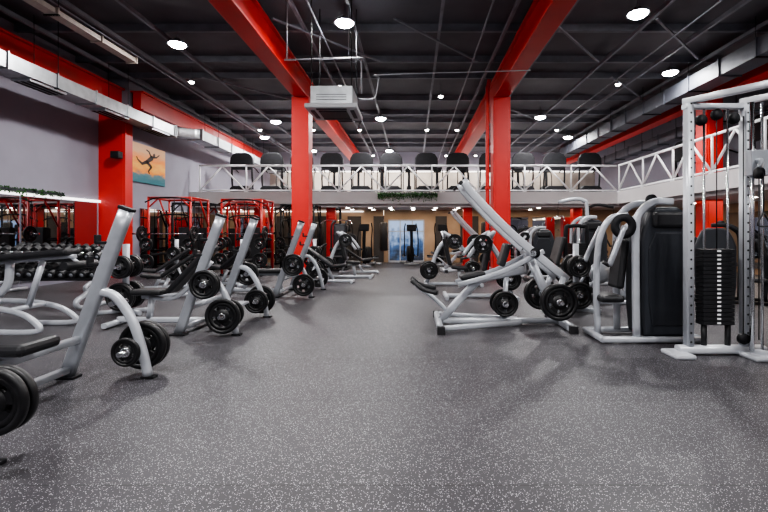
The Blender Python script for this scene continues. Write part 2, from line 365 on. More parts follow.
fp=part(e,'front_panel',MB().bb(-.52,.52,-.52,.52,-.04,.05),ACW,.02)
part(fp,'grille',MB().bb(-.28,.28,-.28,.28,-.06,-.04),SHROUD)
lv=MB()
for s in (-1,1): lv.bb(-.3,.3,s*.4-.04,s*.4+.04,-.055,-.04).bb(s*.4-.04,s*.4+.04,-.3,.3,-.055,-.04)
parts(fp,'louvre',lv,SHROUD)
parts(e,'vent_slot',MB().bb(-.30,.30,-.43,-.418,.14,.15).bb(-.30,.30,-.43,-.418,.19,.20).bb(-.30,.30,-.43,-.418,.24,.25),SHROUD)
rd=MB()
for sx in (-1,1):
    for sy in (-1,1): rd.cyl((sx*.4,sy*.4,.4),(sx*.4,sy*.4,2.35),.01,6)
parts(e,'hanging_rod',rd,BLKSTEEL)
PIPEM=mat('pipe_grey',(.36,.37,.40),.45,.3,.1)
solo('pipe_run','thin grey metal pipe with a bend feeding the air conditioner','pipe',
     MB().tube([(-1.1,0,.98),(.4,0,1.02),(.44,0,1.0),(.46,0,.95),(.46,0,.3)],.016,10).tube([(.40,0,.2),(.62,0,.18),(.74,0,.24),(.78,0,.42),(.82,0,.62),(.92,0,.68),(3.6,0,.76),(3.85,0,.78)],.010,8).cyl((-1.05,0,.98),(-1.05,0,2.35),.01,6).cyl((.2,0,1.02),(.2,0,2.35),.01,6),PIPEM,(-1.5,9.1,3.85))
def poster_mat():
    m=bpy.data.materials.new('sunset_print'); m.use_nodes=True; N=m.node_tree.nodes; L=m.node_tree.links
    p=N['Principled BSDF']; tc=N.new('ShaderNodeTexCoord'); s=N.new('ShaderNodeSeparateXYZ'); L.new(tc.outputs['Generated'],s.inputs[0])
    mp=N.new('ShaderNodeMapping'); mp.inputs['Scale'].default_value=(1,2,5); L.new(tc.outputs['Generated'],mp.inputs[0])
    no=N.new('ShaderNodeTexNoise'); no.inputs['Scale'].default_value=2; no.inputs['Detail'].default_value=6; L.new(mp.outputs[0],no.inputs['Vector'])
    a=N.new('ShaderNodeMath'); a.operation='MULTIPLY_ADD'; a.inputs[1].default_value=.35; L.new(no.outputs['Fac'],a.inputs[0]); L.new(s.outputs['Z'],a.inputs[2])
    r=N.new('ShaderNodeValToRGB'); L.new(a.outputs[0],r.inputs['Fac'])
    E=r.color_ramp.elements; E[0].color=(.03,.16,.20,1); E[0].position=.28; E[1].color=(.75,.40,.18,1); E[1].position=1.0
    for pos,c in ((.40,(.10,.20,.22,1)),(.47,(.95,.30,.02,1)),(.62,(1,.50,.08,1)),(.8,(.95,.28,.03,1))): x=E.new(pos); x.color=c
    L.new(r.outputs['Color'],p.inputs['Base Color']); p.inputs['Roughness'].default_value=.5; return m
e=thing('wall_poster','saturated orange sunset print over teal water with a leaping silhouette','poster',(-8.65,13.78,2.92))
part(e,'print',MB().bb(.0,.04,0,1.85,0,1.22),poster_mat())
sil=MB(); X0,X1=.039,.046
for a,b,r1,r2 in (((1.05,.86),(.78,.70),.085,.065),((1.18,.96),(1.19,.98),.06,.055),((1.06,.88),(1.32,.92),.035,.026),((1.32,.92),(1.48,1.02),.026,.018),((1.02,.88),(.90,1.04),.035,.026),((.90,1.04),(.76,1.08),.026,.018),((.78,.70),(1.02,.56),.065,.045),((1.02,.56),(.86,.40),.042,.024),((.86,.40),(.92,.34),.024,.018),((.78,.70),(.52,.60),.062,.042),((.52,.60),(.30,.70),.040,.022),((.30,.70),(.24,.78),.022,.016)):
    sil.limb(a,b,r1,r2,X0,X1)
part(e,'printed_figure',sil,mat('silhouette_print',(.04,.015,.012),.5),label='dark silhouette of a leaping person')
e=thing('wall_speaker','small black speaker bracketed to the red column','speaker',(-8.65,13.14,3.6))
part(e,'cabinet',MB().bb(-.12,.12,-.12,.1,-.1,.1),BLKSTEEL,.015); part(e,'bracket',MB().bb(-.03,.03,.1,.18,-.03,.03),BLKSTEEL)
def hedge(loc,L,rz=0,label='thin strip of green leafy hanging plants on the slab edge',h_=1.0):
    e=thing('hedge_planter',label,'planter',loc,rz,'hedge planters')
    part(e,'planter_box',MB().bb(-L/2,L/2,-.1,0,.06,.12),SHROUD,.01)
    h=MB()
    for i in range(int(L*330*h_)):
        c=Vector((random.uniform(-L/2,L/2),random.uniform(-.2*h_,-.02),.14-abs(random.gauss(0,.13*h_))))
        a=random.uniform(.025,.055); R=Euler((random.uniform(0,6),random.uniform(0,6),random.uniform(0,6))).to_matrix()
        h.add([c+R@Vector(q) for q in ((-a,0,0),(0,-a*.5,.0),(a,0,0),(0,a*.5,.0))],[(0,1,2,3)])
    o=part(e,'foliage',h,GREEN); o['kind']='stuff'
hedge((-.2,17.38,2.72),2.3)
hedge((XL+.03,10.9,2.24),1.9,math.pi/2,'low strip of green leafy plants above the wall mirror',.55)
def railing(L):
    e=thing('railing_panel','white steel railing panel with diagonal truss braces on the mezzanine edge','railing',(0,0,0),0,'mezzanine railing panels')
    part(e,'top_rail',MB().bar([(0,0,1.02),(L,0,1.02)],.06,.07),WHITE)
    part(e,'bottom_rail',MB().bar([(0,0,.06),(L,0,.06)],.05,.055),WHITE)
    part(e,'post',MB().bar([(.03,0,0),(.03,0,1.02)],.055,.055).box((.03,0,.01),(.14,.12,.02)),WHITE)
    part(e,'brace',MB().bar([(.05,0,.08),(L/2,0,1.0)],.055,.055),WHITE)
    part(e,'brace',MB().bar([(L/2,0,1.0),(L-.03,0,.08)],.055,.055),WHITE)
    return e
RL=16.2/9
r0=railing(RL); r0.location=(-8.3,17.46,2.9)
for i in range(1,9): dup(r0,(-8.3+RL*i,17.46,2.9))
for i in range(7): dup(r0,(7.96,17.4-RL*(i),2.9),-math.pi/2)
def treadmill():
    e=thing('treadmill','black treadmill with a tall rounded console and dark uprights','treadmill',(0,0,0),0,'treadmills')
    part(e,'deck',MB().bb(-.42,.42,.1,1.9,.08,.2).bb(-.46,-.4,.05,1.95,.0,.24).bb(.4,.46,.05,1.95,.0,.24),BLKSTEEL,.01)
    part(e,'motor_hood',MB().extr([(-.42,.0),(.42,.0),(.42,.24),(.3,.34),(-.3,.34),(-.42,.24)],-.25,.3),BLKSTEEL,.03)
    part(e,'upright',MB().bar([(-.42,.1,.2),(-.42,.02,.8),(-.40,.0,1.3)],.08,.06,(0,1,0)),BLKSTEEL)
    part(e,'upright',MB().bar([(.42,.1,.2),(.42,.02,.8),(.40,.0,1.3)],.08,.06,(0,1,0)),BLKSTEEL)
    c=part(e,'console',MB().extr([(-.40,1.02),(.40,1.02),(.48,1.25),(.46,1.5),(.36,1.66),(.22,1.72),(-.22,1.72),(-.36,1.66),(-.46,1.5),(-.48,1.25)],-.08,.08),BLKSTEEL,.03)
    part(c,'screen',MB().bb(-.25,.25,.08,.095,1.3,1.58),SCREEN)
    parts(e,'handrail',MB().tube([(-.42,.0,1.15),(-.43,.35,1.12),(-.43,.75,1.0)],.025,8).tube([(.42,.0,1.15),(.43,.35,1.12),(.43,.75,1.0)],.025,8),BLKSTEEL)
    return e
def elliptical():
    e=thing('elliptical_trainer','black elliptical trainer with swinging arms and small console','elliptical trainer',(0,0,0),0,'elliptical trainers')
    part(e,'base_frame',MB().bar([(0,0,.08),(0,1.5,.08)],.1,.1,(1,0,0)).bar([(-.3,0,.04),(.3,0,.04)],.08,.08).bar([(-.3,1.5,.04),(.3,1.5,.04)],.08,.08),SILVER2)
    part(e,'drive_housing',MB().lathe((-.12,.45,.45),(1,0,0),[(0,0),(.3,0),(.33,.04),(.33,.2),(.3,.24),(0,.24)],24),BLKSTEEL)
    part(e,'mast',MB().bar([(0,.1,.1),(0,.05,.9),(0,.1,1.45)],.12,.1,(1,0,0)),BLKSTEEL)
    part(e,'console',MB().box((0,.08,1.52),(.4,.08,.28),(-.2,0,0)),BLKSTEEL,.03)
    for s in (-1,1):
        part(e,'swing_arm',MB().tube([(s*.28,.2,.35),(s*.28,.12,1.0),(s*.27,.25,1.45),(s*.22,.3,1.7)],.025,8),BLKSTEEL)
        part(e,'pedal_arm',MB().bar([(s*.28,.2,.35),(s*.22,1.2,.3)],.05,.06,(1,0,0)),SILVER2)
        part(e,'pedal',MB().box((s*.2,1.0,.36),(.16,.36,.05)),BLKSTEEL,.01)
    return e
T0=treadmill(); E0=elliptical()
TX=[-7.07,-5.83,-4.6,-3.35,-2.13,-.91,.55,1.85,3.2,4.55,5.85,7.3]
T0.location=(TX[0],18.6,2.9)
for x in TX[1:]: dup(T0,(x,18.6,2.9))
E0.location=(-6.5,22.2,2.9)
for x in (-5.2,-3.9,-2.7,-1.5,-.2,1.2,2.5,3.9,5.2,6.6): dup(E0,(x,22.2,2.9))
for y in (16.2,14.9,12.4,11.2,10.0): dup(T0,(9.7,y,2.9),-math.pi/2)
dup(E0,(1.2,17.9,0),.3); dup(E0,(-1.9,17.3,0),-.2); dup(E0,(-2.7,18.0,0),.1); dup(E0,(-.05,18.3,0),.15)
# ------------------------------------------------------------------ weights
def plate(R,t=.045):
    e=thing('weight_plate','round black rubber-coated weight plate with grip slots','weight plate',(0,0,0))
    m=MB(); ri=R*.80; ra=R*.36
    m.lathe((0,0,0),(0,1,0),[(ri,-t/2),(R-.008,-t/2),(R,-t/2+.008),(R,t/2-.008),(R-.008,t/2),(ri,t/2)],36,True)
    m.lathe((0,0,0),(0,1,0),[(R*.60,-t*.28),(ri+.004,-t*.28),(ri+.004,t*.28),(R*.60,t*.28)],36,True)
    m.lathe((0,0,0),(0,1,0),[(.03,-t*.5),(R*.26,-t*.5),(R*.3,-t*.28),(ra+.01,-t*.28),(ra+.01,t*.28),(R*.3,t*.28),(R*.26,t*.5),(.03,t*.5)],30,True)
    for k in range(5):
        a=k*2*math.pi/5+.3; m.arc(a-.40,a+.40,ra,R*.61,-t*.27,t*.27,4)
    part(e,'plate_body',m,PLATEM)
    part(e,'hub_ring',MB().lathe((0,0,0),(0,1,0),[(.026,-t*.54),(.044,-t*.54),(.044,t*.54),(.026,t*.54)],20,True),CHROME,label='steel hub ring')
    return e
PL={'b':plate(.225,.05),'m':plate(.185,.045),'s':plate(.13,.035),'x':plate(.25,.055)}
_used={}
def put_plate(kind,loc,rz=0,grp='weight plates stored on machines'):
    if kind not in _used:
        o=PL[kind]; _used[kind]=1; o.location=loc; o.rotation_euler=(0,0,rz)
    else: o=dup(PL[kind],loc,rz)
    o['group']=grp; return o
def obench(incline=False,hw=.62,near=False):
    e=thing('weight_bench','silver plate-loaded bench with slanted uprights and black pads','weight bench',(0,0,0),0,'weight benches along the aisle')
    if incline: e['label']='silver incline bench with raised black back pad and slanted uprights'
    for s in (-1,1):
        y=s*hw
        up=part(e,'upright',MB().bar([(0,y,.02),(.27,y,.78),(.55,y,1.55)],.075,.125),SILVER2,label='slanted silver upright')
        part(e,'upright_cap',MB().box((.555,y,1.565),(.13,.085,.03),(0,.34,0)),BLKSTEEL,.006)
        part(e,'leg',MB().bar([(.26,y,.80),(.44,y,.76),(.60,y,.54),(.70,y,.25),(.75,y,.02)],.07,.075),SILVER)
        parts(e,'foot_pad',MB().box((0,y,.012),(.2,.12,.024)).box((.76,y,.012),(.12,.08,.024)),BLKSTEEL,.004)
        if near and s<0:
            part(e,'plate_horn',MB().bar([(.68,y,.33),(.96,y,.42)],.06,.06).cyl((.91,y-.18,.42),(.91,y+.1,.42),.024,14),SILVER)
        else:
            part(e,'plate_horn',MB().cyl((.62,y-.22,.27),(.62,y+.22,.27),.024,14).lathe((.62,y,.27),(0,1,0),[(.025,-.045),(.05,-.045),(.05,.045),(.025,.045)],16,True),CHROME)
        part(e,'plate_horn',MB().cyl((.40,y,.68),(.40,y+s*.24,.68),.024,14),CHROME)
        for z,x in ((1.05,.37),(1.25,.44)): part(up,'bar_hook',MB().box((x-.1,y,z),(.12,.07,.03)).box((x-.155,y,z+.035),(.025,.07,.08)),BLKSTEEL,.004)
    part(e,'crossbar',MB().bar([(.12,-hw,.36),(.12,hw,.36)],.07,.07,(0,0,1)),SILVER)
    part(e,'crossbar',MB().bar([(.02,-hw,.08),(.02,hw,.08)],.06,.08,(0,0,1)),SILVER)
    part(e,'spine_rail',MB().bar([(.02,0,.08),(-.9,0,.08),(-1.2,0,.09)],.07,.08),SILVER)
    part(e,'rear_foot',MB().bar([(-1.2,-.3,.05),(-1.2,.3,.05)],.07,.08,(0,0,1)),SILVER)
    if not incline:
        x1=.42 if near else .32; wp=.19 if near else .15
        part(e,'pad_post',MB().bar([(-.85,0,.1),(-.8,0,.42)],.07,.08).bar([(-.05,0,.1),(-.1,0,.42)],.07,.08).bar([(-.95,0,.42),(.2,0,.42)],.06,.05),SILVER)
        part(e,'bench_pad',MB().bb(-1.05,x1,-wp,wp,.45,.54),VINYL,.035)
    else:
        part(e,'pad_post',MB().bar([(-.75,0,.1),(-.7,0,.42)],.07,.08).bar([(-.85,0,.42),(-.35,0,.42),(.15,0,.92)],.06,.06),SILVER)
        part(e,'seat_pad',MB().bb(-.95,-.5,-.16,.16,.45,.53),VINYL,.03)
        part(e,'back_pad',MB().box((-.12,0,.82),(.9,.3,.08),(0,-.82,0)),VINYL,.03)
        part(e,'spotter_stand',MB().box((.45,0,.3),(.3,.5,.03)).bar([(.1,0,.08),(.45,0,.29)],.06,.06),SILVER)
    return e
BN=obench(False,.78,True); BF=obench(False); BI=obench(True)
benches=[(BN,-3.2,3.38,.78),(BI,-3.06,6.5,.62),(BF,-2.85,9.9,.62)]
for k,(b,x,y,hw) in enumerate(benches):
    b.location=(x,y,0)
    for s in (-1,1):
        yp=y+s*hw
        if k==0:
            if s<0:
                put_plate('m',(x+.91,yp-.08,.42)); put_plate('m',(x+.91,yp-.14,.42))
            else: put_plate('b',(x+.62,yp+.13,.27)); put_plate('b',(x+.62,yp+.19,.27)); put_plate('s',(x+.62,yp-.12,.27))
        elif k==1:
            put_plate('b',(x+.62,yp+s*.11,.27)); put_plate('m',(x+.40,yp+s*.10,.68)); put_plate('m',(x+.62,yp-s*.12,.27))
            if s<0: put_plate('m',(x+.40,yp-.16,.68))
        else:
            put_plate('b',(x+.62,yp+s*.11,.27)); put_plate('b' if s<0 else 's',(x+.40,yp+s*.10,.68))
def flat_bench():
    e=thing('adjustable_bench','adjustable bench with silver frame and raised black back pad','exercise bench',(0,0,0),0,'adjustable benches')
    part(e,'frame',MB().bar([(-.6,0,.06),(.6,0,.06)],.07,.07).bar([(-.1,0,.08),(.05,0,.4)],.06,.07).bar([(.55,0,.08),(.35,0,.55)],.05,.05).bar([(-.6,-.25,.05),(-.6,.25,.05)],.06,.06,(0,0,1)).bar([(.6,-.3,.05),(.6,.3,.05)],.06,.06,(0,0,1)),SILVER)
    part(e,'seat_pad',MB().box((-.25,0,.46),(.38,.3,.08),(0,.12,0)),VINYL,.03)
    part(e,'back_pad',MB().box((.28,0,.70),(.85,.3,.08),(0,-.62,0)),VINYL,.03)
    return e
FB=flat_bench(); FB.location=(-5.05,9.2,0); FB.rotation_euler=(0,0,.3)
for x,y,r in ((-5.9,10.5,.4),(-4.7,11.3,-.3),(-3.6,15.4,.1),(5.3,12.2,2.8),(-2.2,11.9,3.14),(-1.75,14.6,3.3)): dup(FB,(x,y,0),r)
e=thing('extension_bench','silver curved-tube bench with a long raised black pad','exercise bench',(-5.0,6.2,0))
for s in (-1,1):
    part(e,'curved_leg',MB().bar([(-1.2,s*.26,.34),(-.7,s*.27,.36),(-.15,s*.3,.28),(.12,s*.32,.10),(.0,s*.32,.04),(-.5,s*.32,.04)],.06,.07),SILVER)
part(e,'frame',MB().bar([(-.9,0,.34),(-.6,0,.6),(-.55,0,.92)],.08,.09).bar([(-.9,-.3,.35),(-.9,.3,.35)],.06,.06,(0,0,1)).bar([(-.3,-.3,.32),(-.3,.3,.32)],.06,.06,(0,0,1)).bar([(-.3,0,.32),(-.1,0,.95)],.06,.07).bar([(-1.0,0,.9),(.35,0,1.02)],.06,.05),SILVER)
part(e,'long_pad',MB().box((-.35,0,1.02),(1.35,.3,.09),(0,-.09,0)),VINYL,.035)
part(e,'foot_roller',MB().cyl((.42,-.3,.9),(.42,.3,.9),.055,16),VINYL)
part(e,'roller_arm',MB().bar([(.3,0,1.0),(.42,0,.9)],.04,.04),SILVER)
def ptree():
    e=thing('plate_tree','silver weight plate tree standing on the rubber floor','plate rack',(0,0,0),0,'plate trees')
    part(e,'mast',MB().bar([(0,0,.05),(0,0,1.15)],.09,.09),SILVER)
    part(e,'base',MB().bar([(-.35,-.2,.04),(0,0,.05),(.35,-.2,.04)],.07,.06,(0,0,1),2).bar([(-.35,.2,.04),(0,0,.05),(.35,.2,.04)],.07,.06,(0,0,1),2),SILVER)
    for s in (-1,1):
        for z in (.3,.78): part(e,'plate_horn',MB().cyl((0,0,z),(0,s*.28,z),.024,12),CHROME)
    return e
PT=ptree(); PT.location=(-4.75,7.45,0)
def fill_tree(x,y):
    for s in (-1,1):
        for z,kk in ((.3,'b'),(.78,'m')):
            for i in range(2): put_plate(kk,(x,y+s*(.11+.06*i),z))
fill_tree(-4.75,7.45)
for x,y in ((-6.3,12.0),(1.7,12.9),(2.75,7.6),(-4.75,12.5),(-2.75,12.6)): dup(PT,(x,y,0)); fill_tree(x,y)
def drack(L):
    e=thing('dumbbell_rack','long tiered black-shelved dumbbell rack on curved silver legs','dumbbell rack',(0,0,0),0,'dumbbell racks')
    for s in (-1,1):
        part(e,'leg',MB().bar([(s*L*.44,.35,.04),(s*L*.44,-.3,.04),(s*L*.44,-.5,.07),(s*L*.44,-.52,.17),(s*L*.44,-.3,.27),(s*L*.44,-.05,.45),(s*L*.44,.12,.92),(s*L*.44,.16,1.0)],.08,.07,(1,0,0)),SILVER)
    for y,z in ((-.02,.53),(.1,.86)):
        part(e,'shelf',MB().box((0,y-.1,z-.03),(L,.06,.05)).box((0,y+.1,z+.05),(L,.06,.05)).box((0,y,z),(L,.24,.02),(.38,0,0)),BLKSTEEL,.005)
    return e
def dumbbell(R):
    e=thing('dumbbell','black round-headed rubber dumbbell with a chrome grip','dumbbell',(0,0,0),0,'dumbbells on the rack')
    part(e,'grip',MB().lathe((0,0,0),(0,1,0),[(.014,-.08),(.016,-.04),(.019,0),(.016,.04),(.014,.08)],12),CHROME)
    for s in (-1,1):
        h=part(e,'dumbbell_head',MB().lathe((0,s*.12,0),(0,1,0),[(0,-.055),(R-.004,-.055),(R,-.05),(R,.05),(R-.004,.055),(0,.055)],12,False,False),BLACKR)
        part(h,'end_cap',MB().lathe((0,s*.12,0),(0,s,0),[(0,.058),(R*.45,.058),(R*.48,.05)],16),SILVER2,label='silver end cap')
    return e
DR=drack(2.3); DBS=[dumbbell(.062),dumbbell(.074),dumbbell(.085)]; du=[0,0,0]; first=True
for (rx,ry,L) in ((-6.75,8.2,2.3),(-8.05,10.2,2.3)):
    if first: DR.location=(rx,ry,0); first=False
    else: dup(DR,(rx,ry,0))
    for (dy,z,qq) in ((-.02,.57,0),(.1,.90,1)):
        n=12
        for i in range(n):
            q=(2 if i<7 else 1) if qq==0 else (1 if i<6 else 0)
            R=(.062,.074,.085)[q]; p=(rx-L/2+.12+i*(L-.24)/(n-1),ry+dy,z+R)
            if not du[q]: c=DBS[q]; du[q]=1; c.location=p
            else: c=dup(DBS[q],p)
            c.rotation_euler=(.38,0,0)
# ------------------------------------------------------------------ lever machine
def lever():
    e=thing('lever_row_machine','silver plate-loaded lever machine with long crossing arms and wide splayed base','gym machine',(0,0,0),0,'plate-loaded machines')
    part(e,'base_frame',MB().bar([(.0,0,.06),(1.82,0,.06)],.08,.08).bar([(.03,-.6,.05),(.03,.6,.05)],.10,.08,(0,0,1)).bar([(1.80,-.55,.05),(1.80,.55,.05)],.10,.08,(0,0,1)),SILVER)
    part(e,'splay_rail',MB().bar([(.03,-.55,.06),(1.2,-.12,.06)],.06,.07),SILVER)
    part(e,'splay_rail',MB().bar([(.03,.55,.06),(1.2,.12,.06)],.06,.07),SILVER)
    part(e,'front_strut',MB().bar([(.06,0,.06),(.52,0,.56),(.72,0,.68),(1.28,0,.80)],.08,.11,k=3),SILVER)
    part(e,'rear_strut',MB().bar([(1.78,0,.07),(1.32,0,1.05)],.09,.12),SILVER)
    part(e,'crossbar',MB().bar([(1.33,-.3,1.05),(1.33,.3,1.05)],.08,.08,(0,0,1)),SILVER)
    for s in (-1,1):
        y=s*.25
        a=part(e,'lever_arm',MB().bar([(.36,y,2.08),(.50,y,1.88),(1.05,y,1.32),(1.82,y,.68)],.06,.11,k=3),SILVERB)
        part(e,'cross_arm',MB().bar([(.30,s*.18,.60),(.9,s*.2,.78),(1.5,s*.22,1.08)],.05,.07,k=3),SILVER)
        part(a,'grip',MB().tube([(.38,y,2.06),(.33,y,2.04),(.31,s*.36,2.02)],.02,10).cyl((.31,s*.36,2.02),(.31,s*.50,2.02),.026),BLACKR)
        part(e,'load_arm',MB().bar([(1.76,y*1.1,.72),(1.64,s*.3,.38)],.06,.08),SILVER)
        part(e,'plate_horn',MB().cyl((1.64,s*.28,.40),(1.64,s*.60,.40),.024,14),CHROME)
        part(e,'plate_horn',MB().cyl((.98,s*.03,.32),(.98,s*.24,.32),.024,14),CHROME)
        part(e,'pivot',MB().lathe((1.36,y,1.06),(0,1,0),[(0,-.05),(.07,-.05),(.07,.05),(0,.05)],18),BLKSTEEL)
    part(e,'horn_post',MB().bar([(.98,0,.08),(1.02,0,.74)],.06,.07),SILVER)
    part(e,'crossbar',MB().bar([(.42,-.25,1.99),(.42,.25,1.99)],.05,.05,(0,0,1)),SILVER)
    b=part(e,'foot_bar',MB().tube([(.16,0,.20),(-.05,.0,.40),(-.3,.0,.58)],.03,10).tube([(-.3,-.22,.60),(-.3,.22,.60)],.02,8),SILVER)
    for s in (-1,1): part(b,'foot_grip',MB().tube([(-.36,s*.16,.66),(-.2,s*.24,.55),(.0,s*.30,.50)],.034,10),BLACKR)
    part(e,'seat_pad',MB().box((.52,0,.72),(.36,.30,.08),(0,-.18,0)),VINYL,.03)
    part(e,'chest_pad',MB().box((.98,0,1.02),(.09,.28,.34),(0,.3,0)),VINYL,.03)
    parts(e,'foot_pad',MB().bb(-.02,.08,-.65,-.56,0,.1).bb(-.02,.08,.56,.65,0,.1).bb(1.75,1.85,-.60,-.51,0,.1).bb(1.75,1.85,.51,.60,0,.1),BLACKR)
    return e
LV=lever(); LV.location=(.34,6.55,0)
def lev_plates(x,y,rz,n=1,k='b',inner=False):
    for s in (-1,1):
        for i in range(n):
            v=Matrix.Rotation(rz,3,'Z')@Vector((1.64,s*(.41+.058*i),.40)); put_plate(k,(x+v.x,y+v.y,v.z),rz)
        if inner: put_plate('m',(x+.98,y+s*.12,.32),rz)
lev_plates(.34,6.55,0,2,'x',inner=True)
dup(LV,(1.0,15.4,0),.1); lev_plates(1.0,15.4,.1,2)
# low plate-loaded press
def lowpress():
    e=thing('seated_press_machine','low silver plate-loaded seated press with black pads','gym machine',(0,0,0),0,'low press machines')
    part(e,'base_frame',MB().bar([(-.7,0,.05),(.7,0,.05)],.08,.08).bar([(-.68,-.4,.05),(-.68,.4,.05)],.08,.07,(0,0,1)).bar([(.68,-.5,.05),(.68,.5,.05)],.08,.07,(0,0,1)),SILVER)
    part(e,'seat_post',MB().bar([(-.2,0,.07),(-.15,0,.42)],.08,.09).bar([(.66,0,.06),(.42,0,.8),(.2,0,1.15)],.08,.1),SILVER)
    part(e,'seat_pad',MB().box((-.15,0,.46),(.42,.36,.09),(0,-.1,0)),VINYL,.035)
    part(e,'back_pad',MB().box((.15,0,.86),(.1,.34,.7),(0,.22,0)),VINYL,.035)
    for s in (-1,1):
        a=part(e,'movement_arm',MB().bar([(.25,s*.34,1.35),(-.05,s*.42,1.15),(-.28,s*.42,.85)],.06,.07),SILVER)
        part(a,'grip',MB().cyl((-.28,s*.42,.85),(-.40,s*.32,.82),.024),BLACKR)
        part(e,'pivot_arm',MB().bar([(.2,0,1.15),(.25,s*.34,1.35)],.06,.06,(0,0,1)),SILVER)
        part(e,'plate_horn',MB().cyl((-.0,s*.42,1.12),(-.0,s*.72,1.12),.024,12),CHROME)
        part(e,'plate_horn',MB().cyl((.6,s*.02,.4),(.6,s*.3,.4),.024,12),CHROME)
    return e
LPm=lowpress(); LPm.location=(1.35,9.2,0)
for i,(x,y,r) in enumerate(((1.35,9.2,0),(1.0,11.3,3.14),(-1.9,13.2,3.14))):
    if i: dup(LPm,(x,y,0),r)
    c=math.cos(r)
    for s in (-1,1):
        put_plate('m',(x,y+s*.53,1.12)); put_plate('b',(x+.6*c,y+s*.16,.4)); put_plate('m',(x+.6*c,y+s*.22,.4))
# ------------------------------------------------------------------ selectorised machines
SHIN=mat('shroud_inset',(.015,.017,.022),.42)
def selmac(kind=0):
    e=thing('selector_machine','silver-framed weight machine with a tall dark plastic shroud','gym machine',(0,0,0),0,'selectorised weight machines')
    if kind<2:
        sh=part(e,'shroud',MB().extr([(-.30,.06),(.30,.06),(.335,.4),(.335,1.25),(.29,1.42),(.22,1.60),(.12,1.66),(-.12,1.66),(-.22,1.60),(-.29,1.42),(-.335,1.25),(-.335,.4)],-.2,.22),SHROUD,.035,'dark grey plastic weight-stack shroud')
        part(sh,'shroud_panel',MB().extr([(-.2,.2),(.2,.2),(.24,.5),(.24,1.15),(.16,1.34),(-.16,1.34),(-.24,1.15),(-.24,.5)],-.215,-.19),SHIN,.008)
        part(sh,'shroud_cap',MB().bb(-.2,.2,-.25,-.1,1.40,1.60),VINYL,.04)
    else:
        stk=MB()
        for i in range(18): stk.bb(-.14,.22,-.12,.12,.2+i*.05,.2+i*.05+.045)
        stk.bb(-.12,.2,-.1,.1,.08,1.08); part(e,'weight_stack',stk,STACKM)
        parts(e,'guide_rod',MB().cyl((-.06,0,.08),(-.06,0,1.45),.012,8).cyl((.14,0,.08),(.14,0,1.45),.012,8),CHROME)
        part(e,'stack_frame',MB().bar([(-.22,0,.06),(-.22,0,1.35),(-.12,0,1.48),(.2,0,1.48),(.3,0,1.35),(.3,0,.06)],.08,.09,k=3),SILVER)
    part(e,'base_frame',MB().bar([(-.85,-.28,.05),(.4,-.28,.05)],.07,.07).bar([(-.85,.28,.05),(.4,.28,.05)],.07,.07).bar([(.36,-.3,.05),(.36,.3,.05)],.07,.07,(0,0,1)).bar([(-.83,-.3,.05),(-.83,.3,.05)],.07,.07,(0,0,1)),SILVER)
    if kind<2:
        for s in (-1,1):
            part(e,'frame_arch',MB().bar([(-.42,s*.26,.06),(-.43,s*.26,.9),(-.42,s*.26,1.45),(-.34,s*.25,1.62),(-.18,s*.22,1.72),(.05,s*.2,1.72)],.065,.085),SILVER)
    if kind==0:
        part(e,'frame_post',MB().bar([(-.78,0,.06),(-.80,0,.7),(-.76,0,1.25),(-.62,0,1.52),(-.40,0,1.56)],.08,.07),SILVER)
        part(e,'seat_pad',MB().box((-.66,0,.52),(.30,.36,.09)),VINYL,.035)
        part(e,'back_pad',MB().box((-.52,0,.95),(.09,.32,.62),(0,.12,0)),VINYL,.035)
        part(e,'cam_disc',MB().lathe((-.6,-.31,1.42),(0,1,0),[(.06,-.015),(.15,-.015),(.15,.015),(.06,.015)],28,True),BLKSTEEL)
        for s in (-1,1):
            a=part(e,'movement_arm',MB().bar([(-.60,s*.34,1.42),(-.74,s*.38,1.1),(-.80,s*.38,.95)],.05,.06),SILVER2)
            part(a,'grip',MB().cyl((-.80,s*.38,.95),(-.88,s*.38,1.0),.024),BLACKR)
    elif kind==1:
        e['label']='silver lat pulldown machine with tall mast and black pads'
        part(e,'frame_post',MB().bar([(-.1,0,.06),(-.12,0,1.9),(-.2,0,2.15),(-.45,0,2.2),(-.85,0,2.12)],.08,.09),SILVER)
        part(e,'seat_pad',MB().box((-.75,0,.50),(.36,.34,.08)),VINYL,.035)
        part(e,'seat_post',MB().bar([(-.75,0,.06),(-.75,0,.46)],.08,.08),SILVER)
        part(e,'thigh_roller',MB().cyl((-.6,-.28,.74),(-.6,.28,.74),.06,16),VINYL)
        part(e,'roller_post',MB().bar([(-.5,0,.1),(-.55,0,.74)],.06,.06),SILVER)
        part(e,'pulldown_bar',MB().tube([(-.88,-.55,1.62),(-.86,-.35,1.74),(-.86,.35,1.74),(-.88,.55,1.62)],.016,8),CHROME)
        part(e,'cable',MB().cyl((-.86,0,1.74),(-.86,0,2.12),.006,6),BLKSTEEL)
    else:
        e['label']='silver leg machine with open black weight stack and padded seat'
        part(e,'frame_post',MB().bar([(-.25,0,.1),(-.5,0,.4),(-.75,0,.46)],.08,.08),SILVER)
        part(e,'seat_pad',MB().box((-.72,0,.55),(.46,.42,.1),(0,-.1,0)),VINYL,.035)
        part(e,'back_pad',MB().box((-.42,0,.92),(.1,.40,.66),(0,.28,0)),VINYL,.035)
        part(e,'leg_roller',MB().cyl((-1.05,-.3,.28),(-1.05,.3,.28),.07,16),VINYL)
        part(e,'cam_disc',MB().lathe((-.85,-.30,.6),(0,1,0),[(0,-.02),(.2,-.02),(.2,.02),(0,.02)],28),SILVER2)
        for s in (-1,1): part(e,'movement_arm',MB().bar([(-.85,s*.27,.6),(-1.05,s*.27,.28)],.04,.05),SILVER)
    if kind<2: part(e,'pulley',MB().lathe((-.1,0,1.76),(0,1,0),[(.0,-.02),(.07,-.02),(.055,0),(.07,.02),(0,.02)],20),BLKSTEEL)
    return e
